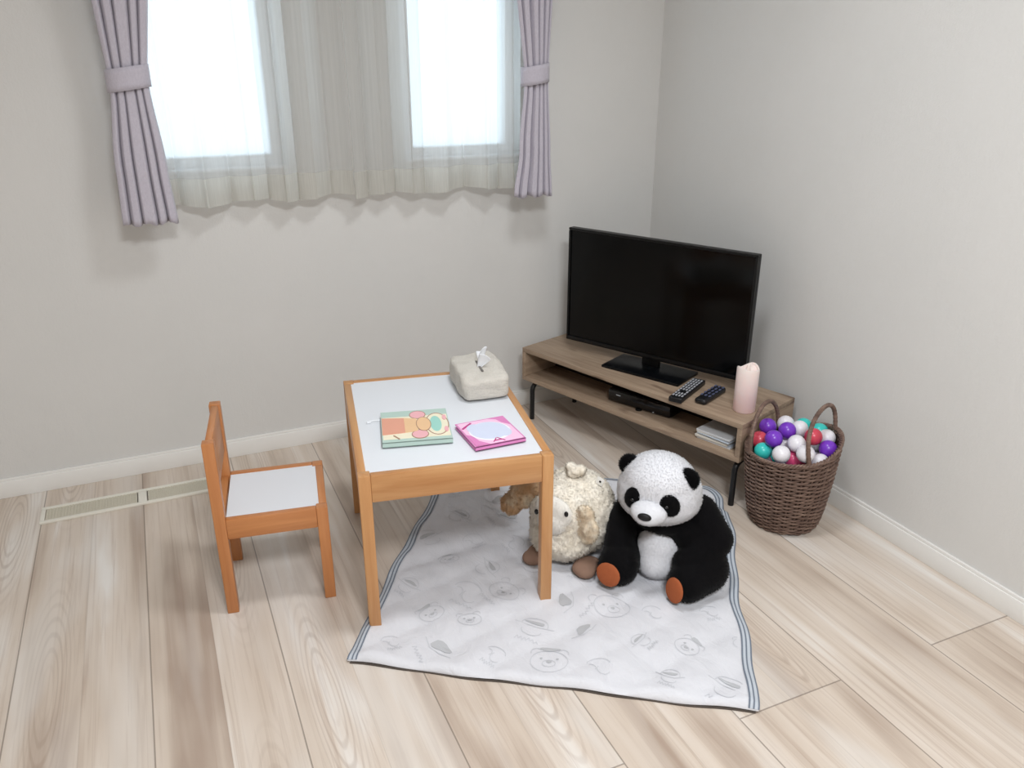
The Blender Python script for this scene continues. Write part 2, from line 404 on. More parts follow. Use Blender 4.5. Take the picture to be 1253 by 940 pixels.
def shell(nu, nv, top, bot):
    V = [[mb.bm.verts.new(top(i / nu, j / nv)) for j in range(nv + 1)] for i in range(nu + 1)]
    B = [[mb.bm.verts.new(bot(i / nu, j / nv)) for j in range(nv + 1)] for i in range(nu + 1)]
    for i in range(nu):
        for j in range(nv):
            mb.bm.faces.new((V[i][j], V[i + 1][j], V[i + 1][j + 1], V[i][j + 1])); mb.bm.faces.new((B[i][j], B[i][j + 1], B[i + 1][j + 1], B[i + 1][j]))
    for i in range(nu):
        mb.bm.faces.new((V[i + 1][0], V[i][0], B[i][0], B[i + 1][0])); mb.bm.faces.new((V[i][nv], V[i + 1][nv], B[i + 1][nv], B[i][nv]))
    for j in range(nv):
        mb.bm.faces.new((V[0][j], V[0][j + 1], B[0][j + 1], B[0][j])); mb.bm.faces.new((V[nu][j + 1], V[nu][j], B[nu][j], B[nu][j + 1]))
def bot(i, j):
    p = mat_pt(*mat_uv(i, j)); u, v = mat_uv(i, j)
    lift = .0035 * max(0, 1 - v / .02) * (.5 + .5 * math.sin(u * 23)); p.z = .0005 + lift + .0033 * (v < .05); return p
shell(110, 116, lambda i, j: mat_pt(*mat_uv(i, j)), bot)
o = mb.build('quilt', M_matw, pm, angle=60); o.location = -MO
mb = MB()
def strip_pt(u, v, z):
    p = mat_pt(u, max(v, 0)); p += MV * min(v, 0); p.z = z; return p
shell(110, 6, lambda i, j: strip_pt(.006 + (MW - .012) * i, -.0024 + .05 * j, .0036), lambda i, j: strip_pt(.006 + (MW - .012) * i, -.0024 + .05 * j, .0004))
o = mb.build('front_strip', plain('mat_dark_strip', (92, 84, 78), .9, .1, .1), pm, angle=60); o.location = -MO  # thin dark strip under the mat's front edge only
# striped binding along the sides and the rear edge
def ribbon(path, a0, a1, dz):
    """path(t)->(u,v, inward du, inward dv)"""
    n = 150
    def g(s, t):
        u, v, du, dv = path(s); w = a0 + (a1 - a0) * t; return mat_pt(u + du * w, v + dv * w, dz)
    return n, g
def border(t):
    # left side up, round the rear, right side down
    L1 = ML - .10; tot = 2 * L1 + 2 * .157 + (MW - .224); s = t * tot; r = .10
    def ins(v): return .012 * min(1, max(0, (v - MF) / .006))
    if s < L1: return ins(s), s, 1, 0
    s -= L1
    if s < .157:
        a = s / r; return .012 + r - r * math.cos(a), ML - r + r * math.sin(a), math.cos(a), -math.sin(a)
    s -= .157
    if s < MW - .224: return .112 + s, ML, 0, -1
    s -= MW - .224
    if s < .157:
        a = s / r; return MW - .112 + r * math.sin(a), ML - r + r * math.cos(a), -math.sin(a), -math.cos(a)
    s -= .157; v = max(0, L1 - s); return MW - ins(v), v, -1, 0
mb = MB()
for k, (a0, a1) in enumerate(((0.000, .004), (.004, .011), (.011, .015), (.015, .021), (.021, .025))):
    mb.mi = k % 2; n, g = ribbon(border, a0 - .002, a1 - .002, .0022); mb.grid(420, 1, g)
o = mb.build('edge_binding', [M_bind_g, M_bind_l], pm, angle=180); o.location = -MO
# printed drawings: bear heads, caps, scribbled captions and leaf blots
mbl = MB()
def stroke(pts, w=.0022):
    for (u0, v0), (u1, v1) in zip(pts, pts[1:]):
        d = Vector((u1 - u0, v1 - v0)); L = d.length
        if L < 1e-6: continue
        nrm = Vector((-d.y, d.x)) / L * w / 2; e = d / L * w * .2
        q = [(u0 - e.x + nrm.x, v0 - e.y + nrm.y), (u0 - e.x - nrm.x, v0 - e.y - nrm.y), (u1 + e.x - nrm.x, v1 + e.y - nrm.y), (u1 + e.x + nrm.x, v1 + e.y + nrm.y)]
        if all(.03 < a < MW - .03 and .01 < b < ML - .03 for a, b in q): mbl.face([mat_pt(a, b, .0011) for a, b in q])
def blob(u, v, a, b, rot, n=14):
    ring = []
    for k in range(n):
        an = 2 * math.pi * k / n; rr = 1 + .18 * math.sin(3 * an + u * 40); x, y = a * rr * math.cos(an), b * rr * math.sin(an)
        ring.append((u + x * math.cos(rot) - y * math.sin(rot), v + x * math.sin(rot) + y * math.cos(rot)))
    if not all(.03 < a_ < MW - .03 and .01 < b_ < ML - .03 for a_, b_ in ring): return
    for k in range(n): mbl.face([mat_pt(u, v, .0013), mat_pt(*ring[k], .0013), mat_pt(*ring[(k + 1) % n], .0013)])
def arc(cu, cv, r, a0, a1, rot=0, sq=1., n=14):
    out = []
    for k in range(n + 1):
        an = a0 + (a1 - a0) * k / n; x, y = r * math.cos(an), r * sq * math.sin(an)
        out.append((cu + x * math.cos(rot) - y * math.sin(rot), cv + x * math.sin(rot) + y * math.cos(rot)))
    return out
rg = random.Random(5); PI = math.pi
for i in range(7):
    for j in range(8):
        u = .075 + i * .135 + rg.uniform(-.025, .025) + (.06 if j % 2 else 0); v = .065 + j * .125 + rg.uniform(-.02, .02)
        rot = rg.uniform(-1.1, 1.1); kind = rg.choice((0, 1, 2, 2, 3, 3, 4, 4, 4)); r = rg.uniform(.024, .050)
        T2 = lambda x, y: (u + x * math.cos(rot) - y * math.sin(rot), v + x * math.sin(rot) + y * math.cos(rot))
        mbl.mi = 0
        if kind in (0, 1):
            stroke(arc(u, v, r, 0, 2 * PI, rot, .82, 22))
            for sx in (-1, 1): stroke(arc(*T2(sx * r * .72, r * .68), r * .3, -.3 if sx > 0 else .6, 2.6 if sx > 0 else 3.5, rot))
            stroke(arc(*T2(0, -r * .2), r * .34, 0, 2 * PI, rot, .75, 12), .0018)
            mbl.mi = 1
            for sx in (-.42, .42): blob(*T2(sx * r, r * .16), .0035, .0035, 0, 7)
            blob(*T2(0, -r * .1), .006, .004, rot, 8)
            if kind == 1: blob(*T2(.0, r * .95), r * .55, r * .16, rot)
        elif kind == 2:
            stroke(arc(u, v, r * .8, 0, PI, rot, .9)); stroke([T2(-r * 1.2, 0), T2(-r * .3, -.006), T2(r * .4, -.006), T2(r * 1.2, .002)])
            mbl.mi = 1; blob(*T2(0, r * .2), r * .62, r * .15, rot)
            mbl.mi = 0; stroke(arc(*T2(0, -r * .5), r * .6, PI, 2 * PI, rot, .8))
        elif kind == 3:
            mbl.mi = 1; blob(u, v, r * .62, r * .34, rot + .6)
            mbl.mi = 0; stroke([T2(-r, -r * .5), T2(-r * .2, -r * .62), T2(r * .5, -r * .3), T2(r, .1 * r)])
        else:
            stroke(arc(u, v, r * .9, .2, 2.9, rot, .7)); stroke(arc(*T2(r * .3, -r * .5), r * .5, 2.4, 5.6, rot)); stroke(arc(*T2(-r * .6, -r * .3), r * .35, -.8, 1.9, rot))
        if rg.random() < .55:
            x = -r * .7; pts = []
            for k in range(13): pts.append(T2(x + k * r * .12, -r * 1.35 + (.005 if k % 2 else -.004) * (1 + .4 * math.sin(k * 2.1))))
            mbl.mi = 0; stroke(pts, .0017)
o = mbl.build('print', [M_line, M_fill], pm, smooth=False); o.location = -MO

# ------------------------------------------------------------------ children's table and chair
M_wood = {}
for ax, scl in (('x', (.35, 5, 5)), ('y', (5, .35, 5)), ('z', (5, 5, .35))):
    M_wood['t' + ax] = wood('pine_table_' + ax, (184, 128, 76), (211, 162, 110), scl)
    M_wood['c' + ax] = wood('pine_chair_' + ax, (180, 114, 64), (206, 141, 87), scl)
M_board = plain('white_board', (226, 229, 234), .32, .45, .02, 8)
TO = (-1.5566, -1.1754, 0); TR = -.1761; TL, TD, TH, LG = .48, .63, .45, .030
tb = thing('childrens_table', 'low pine children\'s table with an inset white top, standing on the mat edge', 'table', TO, TR)
for (x, y, zf) in ((0, 0, .0165), (TL, 0, .0165), (0, TD, 0), (TL, TD, .016)):
    cx_ = x + (LG / 2 if x == 0 else -LG / 2); cy_ = y + (LG / 2 if y == 0 else -LG / 2)
    MB().box((cx_, cy_, (TH + zf) / 2), (LG, LG, TH - zf), .0025).build('leg', M_wood['tz'], tb)
RH, RT = .072, .020
for y in (RT / 2 + .0012, TD - RT / 2 - .0012): MB().box((TL / 2, y, TH - RH / 2 - .0005), (TL - 2 * LG, RT, RH), .002).build('rail', M_wood['tx'], tb)
for x in (RT / 2 + .0012, TL - RT / 2 - .0012): MB().box((x, TD / 2, TH - RH / 2 - .0005), (RT, TD - 2 * LG, RH), .002).build('rail', M_wood['ty'], tb)
m = MB(); c = LG - .012; r = RT - .001
pts = [(r, LG), (LG, LG), (LG, r), (TL - LG, r), (TL - LG, LG), (TL - r, LG), (TL - r, TD - LG), (TL - LG, TD - LG), (TL - LG, TD - r), (LG, TD - r), (LG, TD - LG), (r, TD - LG)]
m.prism(pts, TH - .010, TH - .003)
m.build('tabletop', M_board, tb, smooth=False)

CO = (-1.8790, -.9455, 0); CR = -.155; CW, CD, CH, CS, CL = .277, .281, .496, .28, .029
ch = thing('childrens_chair', 'small pine children\'s chair with white seat, left of the low table', 'chair', CO, CR)
# local: x forward (towards the table), y across
for y in (CL / 2, CW - CL / 2):
    MB().box((CL / 2, y, CH / 2), (CL, CL, CH), .0025).build('rear_leg', M_wood['cz'], ch)
    MB().box((CD - CL / 2, y, CS / 2), (CL, CL, CS), .0025).build('front_leg', M_wood['cz'], ch)
    MB().box((CD / 2, y + (-.0045 if y < .1 else .0045) + (.0012 if y < .1 else -.0012), CS - .0285), (CD - 2 * CL, .020, .056), .002).build('seat_rail', M_wood['cx'], ch)
MB().box((CD - .0112, CW / 2, CS - .0285), (.020, CW - 2 * CL, .056), .002).build('seat_rail', M_wood['cy'], ch)
MB().box((.0112 + .004, CW / 2, CS - .0285), (.020, CW - 2 * CL, .056), .002).build('seat_rail', M_wood['cy'], ch)
r = .019
pts = [(CL + .0005, r), (CD - CL, r), (CD - CL, CL), (CD - r, CL), (CD - r, CW - CL), (CD - CL, CW - CL), (CD - CL, CW - r), (CL + .0005, CW - r)]
MB().prism(pts, CS - .011, CS - .003).build('seat', M_board, ch, smooth=False)
MB().box((CL / 2 + .001, CW / 2, CH - .069), (.018, CW - 2 * CL, .136), .003).build('backrest', M_wood['cy'], ch)

# ------------------------------------------------------------------ things on the table
def frame_rot(x, y): return None
M_fab = N('linen_cover'); f_ = M_fab.noise(M_fab.coord(), 190, 2, .6); M_fab_m = M_fab.set(M_fab.mix(f_, lin(192, 187, 178), lin(214, 208, 199)), .9, .15); M_fab.bump(M_fab.math('ADD', M_fab.math('MULTIPLY', f_, .2), M_fab.noise(M_fab.coord((1, 1, 2.5)), 26, 3, .6, 1.5)), .55, .006)
M_tissue = plain('tissue_paper', (244, 246, 250), .9, .2, .02)
tis = thing('tissue_box_cover', 'beige fabric tissue box cover with a tissue pulled out, at the table\'s rear corner', 'tissue box', (-1.091, -.776, .4505), -.135)
m = MB(); r = bmesh.ops.create_cube(m.bm, size=1); bmesh.ops.subdivide_edges(m.bm, edges=m.bm.edges[:], cuts=14, use_grid_fill=True)
for v in m.bm.verts:
    p = v.co * 2; 
    ex = 7.0; n_ = (abs(p.x) ** ex + abs(p.y) ** ex + abs(p.z) ** ex) ** (1 / ex) / max(abs(p.x), abs(p.y), abs(p.z))
    p = p / n_
    h = .078 - .010 * max(0, -p.y) + .004 * math.sin(p.x * 3)
    z = (p.z + 1) / 2 * h
    if p.z > .6: z -= .006 * math.exp(-((p.x / .25) ** 2)) * (1 - abs(p.y)) 
    w = Vector((p.x * .070, p.y * .107, z)); w += Vector((.005 * noise.noise(w * 34), .005 * noise.noise(w * 34 + Vector((5, 1, 2))), .0045 * noise.noise(w * 30 + Vector((1, 7, 3))) * (1 if z > .01 else 0)))
    w.z = max(w.z, 0); v.co = w
m.build('cover', M_fab_m, tis, angle=180)
MB().box((.0, -.01, .0715), (.006, .085, .004), .001).build('slit', plain('dark_slit', (120, 116, 112), .9), tis)
m = MB()
def tiss(s, t):
    a = (s - .5); spread = .35 + 1.0 * t
    return Vector((.014 * math.sin(s * 9 + t * 2) * (.4 + .6 * t) + .014 * t, .0 + a * .052 * spread - .012 * (1 - t) - .006 * t, .069 + .056 * t * (1 - 1.1 * abs(a) ** 1.3) + .004 * math.sin(s * 14)))
m.grid(22, 14, tiss); m.build('tissue', M_tissue, tis, angle=180, solid=.0008)

def quad_xf(P):
    """frame of a booklet from three table points: origin, along x, along y"""
    o, a, b = (Vector((*q, 0)) for q in P); return o, (a - o), (b - o)
mats_b1 = [plain('book_' + n, c, .5, .4, .05, 40) for n, c in (('mint', (184, 206, 196)), ('cream', (240, 232, 206)), ('coral', (226, 162, 138)), ('apricot', (234, 194, 150)), ('rose', (238, 180, 186)), ('aqua', (160, 212, 200)), ('brown', (176, 136, 114)))]
def book(name, label, O, rot, w, h, th, base, shapes, mats, pages=True):
    root = thing(name, label, 'book', (O[0], O[1], .4505 if True else 0), rot)
    m = MB(); m.mi = base
    m.box((w / 2, h / 2, .0012), (w, h, .0024), .0006); m.box((w / 2, h / 2, th - .0012), (w, h, .0024), .0006); m.box((.0015 if pages == 'x' else w / 2, h / 2 if pages == 'x' else .0015, th / 2), (.003, h, th) if pages == 'x' else (w, .003, th), .0006)
    z = th + .0003
    for (mi, pts) in shapes:
        m.mi = mi; m.prism([(x * w, y * h) for x, y in pts], th - .0004, z); z += .00012
    m.build('cover', mats, root, smooth=False)
    MB().box((w / 2 + .001, h / 2 + .001, th / 2), (w - .006, h - .006, th - .005)).build('pages', M_tissue, root, smooth=False)
    return root
def el(cx, cy, a, b, n=26, rot=0): return [(cx + a * math.cos(2 * PI * k / n) * math.cos(rot) - b * math.sin(2 * PI * k / n) * math.sin(rot), cy + a * math.cos(2 * PI * k / n) * math.sin(rot) + b * math.sin(2 * PI * k / n) * math.cos(rot)) for k in range(n)]
b1 = book('picture_book', 'mint green picture book with an orange and pink drawing, nearer the chair', (-1.4615, -1.0515), -.245, .178, .193, .013, 0, [
    (1, [(.02, .10), (.985, .10), (.985, .80), (.02, .80)]),
    (6, el(.82, .50, .175, .36)), (1, el(.82, .50, .16, .335)), (5, el(.80, .50, .085, .25)),
    (6, el(.55, .83, .125, .135)), (4, el(.55, .83, .112, .118)), (6, el(.55, .20, .125, .135)), (4, el(.55, .20, .112, .118)),
    (2, [(.01, .24), (.34, .27), (.34, .74), (.01, .78)]), (3, [(.34, .27), (.52, .30), (.55, .5), (.52, .70), (.34, .74)]),
    (6, el(.62, .51, .112, .23)), (3, el(.62, .51, .10, .212)),
    (6, [(.16, .20), (.24, .08), (.255, .09), (.178, .205)]), (4, el(.94, .30, .03, .08)), (4, el(.94, .68, .03, .08))], mats_b1)
MB().tube([(-.002, .165, .004), (-.02, .167, .003), (-.038, .160, .0022), (-.036, .155, .0022), (-.026, .157, .002)], .0012, 6).build('ribbon_bookmark', M_tissue, b1)
mats_b2 = [plain('booklet_' + n, c, .45, .4, .05, 40) for n, c in (('pink', (222, 134, 190)), ('pale_pink', (246, 200, 228)), ('ice_blue', (214, 220, 240)), ('magenta', (190, 50, 130)), ('white', (246, 244, 250)))]
book('picture_booklet', 'small pink picture booklet with pale blue panel, right of the mint green book', (-1.2545, -1.164), .0, .138, .150, .011, 0, [
    (1, [(.03, .03), (.97, .03), (.97, .97), (.03, .97)]), (0, [(.66, .97), (.97, .97), (.97, .60), (.85, .75), (.80, .9)]), (0, [(.03, .03), (.3, .03), (.16, .2), (.12, .42), (.03, .5)]),
    (4, el(.5, .5, .40, .37)), (2, el(.5, .52, .37, .34)), (2, el(.28, .66, .16, .2)), (2, el(.72, .40, .16, .2)),
    (3, [(.06, .72), (.30, .90), (.28, .93), (.04, .76)]), (3, [(.40, .07), (.50, .19), (.485, .205), (.385, .08)]), (3, [(.50, .19), (.60, .05), (.615, .06), (.515, .205)]), (3, [(.43, .10), (.57, .10), (.57, .125), (.43, .125)])], mats_b2)

# ------------------------------------------------------------------ TV stand
def mat_walnut(name, scl):
    a = N(name); v = a.coord(scl); f = a.noise(v, 5, 5, .6, 1.2); g = a.noise(v, 22, 4, .65, .6)
    k = a.noise(a.coord(tuple(1.0 + .25 * s for s in scl)), 5.5, 1)
    c = a.ramp(f, [(.25, lin(142, 122, 104)), (.5, lin(172, 150, 128)), (.75, lin(192, 170, 147))])
    c = a.mix(a.math('MULTIPLY', g, .45), c, lin(116, 93, 76))
    c = a.mix(a.ramp(k, [(.64, (0, 0, 0, 1)), (.74, (.7, .7, .7, 1))]), c, lin(96, 72, 58)); return a.set(c, .5, .35)
M_wal = mat_walnut('walnut_board', (7, .55, 7)); M_walz = mat_walnut('walnut_side', (.55, 7, 7))
M_blackm = plain('black_metal', (24, 24, 26), .4, .4, .1); M_dark = plain('shade_back_board', (34, 28, 25), .8, .2, .1)
SF = Vector((-.643, -.117, 0)); SA = math.atan2(-.946, .324)   # front left corner; length runs towards the viewer's right
# local frame: y' along the length, x' towards the wall
SL, SD = .994, .318
st = thing('tv_stand', 'low walnut television stand with open shelf and black metal legs across the corner', 'tv stand', tuple(SF), math.atan2(.324, .946))
# local x = into the corner (.946,.324), local y = (-.324,.946): the stand runs along -y
BT = .018
MB().box((SD / 2, -SL / 2, .30 - BT / 2), (SD, SL, BT), .0015).build('top_panel', M_wal, st)
MB().box((SD / 2, -SL / 2, .165 + BT / 2), (SD, SL, BT), .0015).build('bottom_panel', M_wal, st)
for y in (-BT / 2, -SL + BT / 2): MB().box((SD / 2, y, .2325), (SD, BT, .135 - 2 * BT), .001).build('side_panel', M_walz, st)
MB().box((.176, -SL / 2, .2325), (.008, SL - 2 * BT - .002, .135 - 2 * BT)).build('shade_back_panel', M_dark, st, smooth=False)  # back board set forward and dark, standing in for the shelf's deep shade
for y in (-.042, -SL + .020):
    x0, x1, zt = .016, SD - .05, .153; rb = .032; p = [(x0, y, 0), (x0, y, zt - rb)]
    for k in range(1, 7): a_ = PI / 2 * k / 6; p.append((x0 + rb - rb * math.cos(a_), y, zt - rb + rb * math.sin(a_)))
    for k in range(0, 7): a_ = PI / 2 * k / 6; p.append((x1 - rb + rb * math.sin(a_), y, zt - rb + rb * math.cos(a_)))
    p.append((x1, y, 0)); MB().tube(p, .0095, 14).build('leg_frame', M_blackm, st)

# television
TA = -1.099
def lcl(o_, a_): return o_
tv = thing('television', 'black flat screen television on the walnut stand, screen dark', 'television', (-.3286, -.529, .3), TA)
M_tvb = plain('tv_black_plastic', (10, 10, 11), .38, .3, .1); M_scr = N('dark_screen').set(lin(3, 4, 5), .13, .22)
TW, TZ0, THT = .735, .041, .436
# local x along the width (to the viewer's right), local y towards the corner (away from the viewer)
MB().box((0, .022, TZ0 + THT / 2), (TW, .022, THT), .003).build('housing', M_tvb, tv)
m = MB(); m.box((0, .040, TZ0 + .19), (TW * .62, .030, .26), .01); m.build('rear_cover', M_tvb, tv)
m = MB(); bz = .009
for c, s in (((0, TZ0 + THT - bz / 2), (TW, bz)), ((0, TZ0 + .008), (TW, .016)), ((-TW / 2 + bz / 2, TZ0 + THT / 2), (bz, THT - .02)), ((TW / 2 - bz / 2, TZ0 + THT / 2), (bz, THT - .02))):
    m.box((c[0], .008, c[1]), (s[0], .010, s[1]), .0015)
m.build('bezel', M_tvb, tv)
MB().box((0, .0095, TZ0 + .016 + (THT - .025) / 2), (TW - 2 * bz, .003, THT - .025)).build('screen', M_scr, tv, smooth=False)
MB().box((0.0, .024, .03), (.07, .018, .06), .004).build('stand_neck', M_tvb, tv)
m = MB(); m.box((0.01, -.005, .0052), (.315, .155, .0104), .003); m.build('stand_base', plain('gloss_black_base', (8, 10, 13), .3, .28, .05), tv)

# recorder box on the shelf, papers, remotes, candle
rec = thing('video_recorder', 'slim black recorder box on the lower shelf of the walnut stand', 'recorder', (-.406, -.604, .183), math.atan2(-.2325, .1107))
MB().box((0, .065, .0285), (.262, .125, .045), .003).build('body', M_tvb, rec)
MB().box((0, -.001, .0285), (.258, .008, .041), .0025).build('front_panel', plain('recorder_gloss', (12, 12, 15), .12, .5, .05), rec)
MB().box((-.085, -.006, .036), (.018, .0016, .003), .0003).build('indicator_light', plain('pale_mark', (200, 205, 210), .4), rec)
MB().ball((-.03, -.0055, .024), (.003, .0016, .003), 2).build('indicator_light', plain('pale_mark_dot', (210, 214, 220), .4), rec)
MB().lathe([(0, .0), (.012, 0), (.012, .004), (.010, .006), (0, .006)], 24).build('dial', M_tvb, rec)
bpy.data.objects[rec.children[-1].name].rotation_euler = (PI / 2, 0, 0); rec.children[-1].location = (.105, -.003, .027)
for k, xx in enumerate((-.1, .1)): MB().box((xx, .05, .003), (.02, .06, .006), .001).build('foot', M_blackm, rec)

papers = [plain('paper_' + n, c, .75, .25, .06, 30) for n, c in (('white', (226, 228, 230)), ('blue_grey', (196, 204, 214)), ('cream', (224, 220, 210)))]
rg = random.Random(11); pz = .1835
plab = ['pale envelope at the very bottom of the paper pile on the stand\'s shelf', 'sheet second from the bottom of the paper pile on the shelf', 'thick booklet in the lower middle of the paper pile on the shelf', 'blue grey folder in the middle of the paper pile on the shelf', 'white sheet above the blue grey folder in the shelf\'s paper pile', 'cream leaflet second from the top of the shelf\'s paper pile', 'white magazine on top of the paper pile on the stand\'s shelf']
pdir = math.atan2(-.946, .324)
for k in range(7):
    th = (.004, .003, .008, .004, .003, .004, .006)[k]; w_ = .128 + rg.uniform(-.008, .008); d_ = .130 + rg.uniform(-.008, .0)
    o = MB()
    def pg(c_z, hh): o.box((w_ / 2, d_ / 2, c_z), (w_, d_, hh), .0006, None, 1)
    pg(th / 2, th)
    o = o.build('paper_sheet', papers[k % 3], None, smooth=False, loc=(-.3655 + .010 + rg.uniform(-.004, .004), -.874 - .003 + rg.uniform(-.004, .004), pz), rotz=pdir + rg.uniform(-.06, .06))
    tag(o, plab[k], 'paper', 'papers piled on the shelf'); pz += th + .0004

M_remote = plain('remote_black', (22, 22, 25), .4, .45, .1); M_btn = plain('remote_button_grey', (176, 178, 184), .5, .4, .05); M_btn2 = plain('remote_button_dark', (86, 92, 120), .5, .4, .05)
def remote(label, near, far, w, th, rows, cols, bm_, keep, round_):
    n_, f_ = Vector((*near, .3005)), Vector((*far, .3005)); d = f_ - n_; L = d.length; an = math.atan2(d.y, d.x)
    root = thing('remote_control', label, 'remote control', tuple(n_), an)
    MB().box((L / 2, 0, th / 2), (L, w, th), round_, None, 3).build('casing', M_remote, root)
    for i in range(rows):
        for j in range(cols):
            if not keep(i, j): continue
            MB().box((L * (.12 + .78 * i / (rows - 1)), w * .68 * (j / (cols - 1) - .5), th + .0008), (L / rows * .52, w / cols * .5, .003), .0008, None, 1).build('button', bm_, root)
    return root
remote('long black remote with grey buttons lying next to the television base', (-.4155, -.8255), (-.2375, -.718), .046, .018, 9, 4, M_btn, lambda i, j: not (i == 2 and j in (1, 2)), .004)
remote('short rounded black remote beside the pink candle', (-.350, -.872), (-.212, -.806), .042, .020, 6, 3, M_btn2, lambda i, j: i not in (0,), .009)

cd = thing('pillar_candle', 'pale pink pillar candle with a wavy melted rim on the stand', 'candle', (-.2445, -.966, .3005))
M_wax = N('pink_wax'); spz = M_wax.n('ShaderNodeSeparateXYZ'); cz_ = M_wax.n('ShaderNodeTexCoord'); M_wax.l(cz_.outputs['Object'], spz.inputs[0])
M_wax_m = M_wax.set(M_wax.ramp(M_wax.math('DIVIDE', spz.outputs[2], .15), [(.1, lin(240, 210, 208)), (.95, lin(245, 228, 222))]), .5, .4); M_wax.b.inputs['Subsurface Weight'].default_value = .25; M_wax.b.inputs['Subsurface Radius'].default_value = (.02, .01, .008); M_wax.b.inputs['Subsurface Scale'].default_value = 1.0
m = MB(); rc = .0355; seg = 48
def rimh(a_): return .148 + .005 * math.sin(2 * a_ + 1.2) + .003 * math.sin(3 * a_)
prof = [(0, 0, 0), (rc - .002, 0, 0), (rc, .003, 0), (rc, .5, 1), (rc, .97, 1), (rc - .002, 1.0, 1), (rc - .006, 1.0, 1), (rc - .008, .95, 1), (0.004, .93, 1)]
rings = [[m.bm.verts.new((max(r_, .0001) * math.cos(2 * PI * k / seg), max(r_, .0001) * math.sin(2 * PI * k / seg), (z_ * rimh(2 * PI * k / seg) if f else z_))) for k in range(seg)] for r_, z_, f in prof]
for A, B in zip(rings, rings[1:]):
    for k in range(seg): m.bm.faces.new((A[k], A[(k + 1) % seg], B[(k + 1) % seg], B[k]))
m.build('wax', M_wax_m, cd, angle=50)
MB().lathe([(0, .132), (.005, .133), (.0068, .141), (.005, .150), (.002, .158), (0, .162)], 16).build('flame_tip', plain('candle_flame_plastic', (248, 232, 224), .4), cd)

# ------------------------------------------------------------------ basket with play balls
BC = Vector((-.2206, -1.1736, 0))
bk = thing('wicker_basket', 'brown wicker basket full of plastic balls beside the stand', 'basket', tuple(BC))
def mat_wicker():
    a = N('wicker'); f = a.noise(a.coord((1, 1, 6)), 22, 3, .6); g = a.noise(a.coord(), 70, 2)
    c = a.ramp(f, [(.3, lin(92, 72, 63)), (.55, lin(128, 104, 92)), (.75, lin(160, 136, 120))]); return a.set(a.mix(a.math('MULTIPLY', g, .4), c, lin(80, 60, 52)), .5, .35)
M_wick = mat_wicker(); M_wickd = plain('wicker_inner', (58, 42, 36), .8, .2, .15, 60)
def prof_r(z):
    P = [(0, .090), (.012, .099), (.03, .106), (.07, .114), (.15, .125), (.24, .133), (.275, .135)]
    for (a0, r0), (a1, r1) in zip(P, P[1:]):
        if z <= a1: return r0 + (r1 - r0) * (z - a0) / (a1 - a0)
    return .135
IR = Vector((.9128, -.4083, 0)); IF = Vector((.4083, .9128, 0))
def tilt(p):
    p = Vector(p); d = p.dot(IR); p.z *= 1 + .42 * d + 7 * max(0, d) ** 2; return p     # the basket leans, its wall-side rim a little higher
m = MB(); rows = 38; ns = 26
for i in range(rows):
    z = .006 + .250 * i / (rows - 1); pts = []
    for k in range(ns * 4):
        an = 2 * PI * k / (ns * 4); w_ = .0044 * math.sin(an * ns / 2 + (PI if i % 2 else 0)); r_ = prof_r(z) + w_
        pts.append(tilt((r_ * math.cos(an), r_ * math.sin(an), z + .0012 * math.sin(an * 5 + i))))
    m.tube(pts, .0034, 6, closed=True)
for k in range(ns):
    an = 2 * PI * (k + .5) / ns; m.tube([tilt(((prof_r(z) - .0005) * math.cos(an), (prof_r(z) - .0005) * math.sin(an), z)) for z in [.004 + .254 * t / 8 for t in range(9)]], .0030, 6)
m.build('woven_side', M_wick, bk)
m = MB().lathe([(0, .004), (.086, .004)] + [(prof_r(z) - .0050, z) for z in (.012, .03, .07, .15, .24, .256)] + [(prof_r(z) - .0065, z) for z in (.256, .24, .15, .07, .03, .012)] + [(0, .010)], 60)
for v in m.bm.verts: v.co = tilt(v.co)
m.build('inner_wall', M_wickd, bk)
m = MB()
for s_ in (0, 1, 2):
    pts = []
    for k in range(240):
        an = 2 * PI * k / 240; ph = an * 26 + s_ * 2 * PI / 3; pts.append(tilt(((.1345 + .0042 * math.cos(ph)) * math.cos(an), (.1345 + .0042 * math.cos(ph)) * math.sin(an), .2600 + .0042 * math.sin(ph))))
    m.tube(pts, .0036, 6, closed=True)
m.build('rim', M_wick, bk)
def handle(a0, a1, lean, bulge):
    m = MB(); n_ = 60; pts = []; rr = []
    e0 = (IR * math.cos(a0) + IF * math.sin(a0)) * .133; e1 = (IR * math.cos(a1) + IF * math.sin(a1)) * .133; mid = (e0 + e1) / 2; out = mid.normalized()
    for k in range(n_ + 1):
        t = k / n_; th = PI * (1 - t); b = math.sin(th)
        p = mid + (e1 - e0) / 2 * -math.cos(th) * (1 + bulge * b) + out * lean * b; p.z = tilt((p.x, p.y, .256)).z + .125 * max(0, b) ** .8; pts.append(p); rr.append(.0062 + .0009 * (k % 2))
    m.tube(pts, rr, 10)
    o = m.build('handle', M_wick, bk, angle=30)
handle(math.radians(92), math.radians(186), .012, 0); handle(math.radians(-88), math.radians(10), -.024, .30)

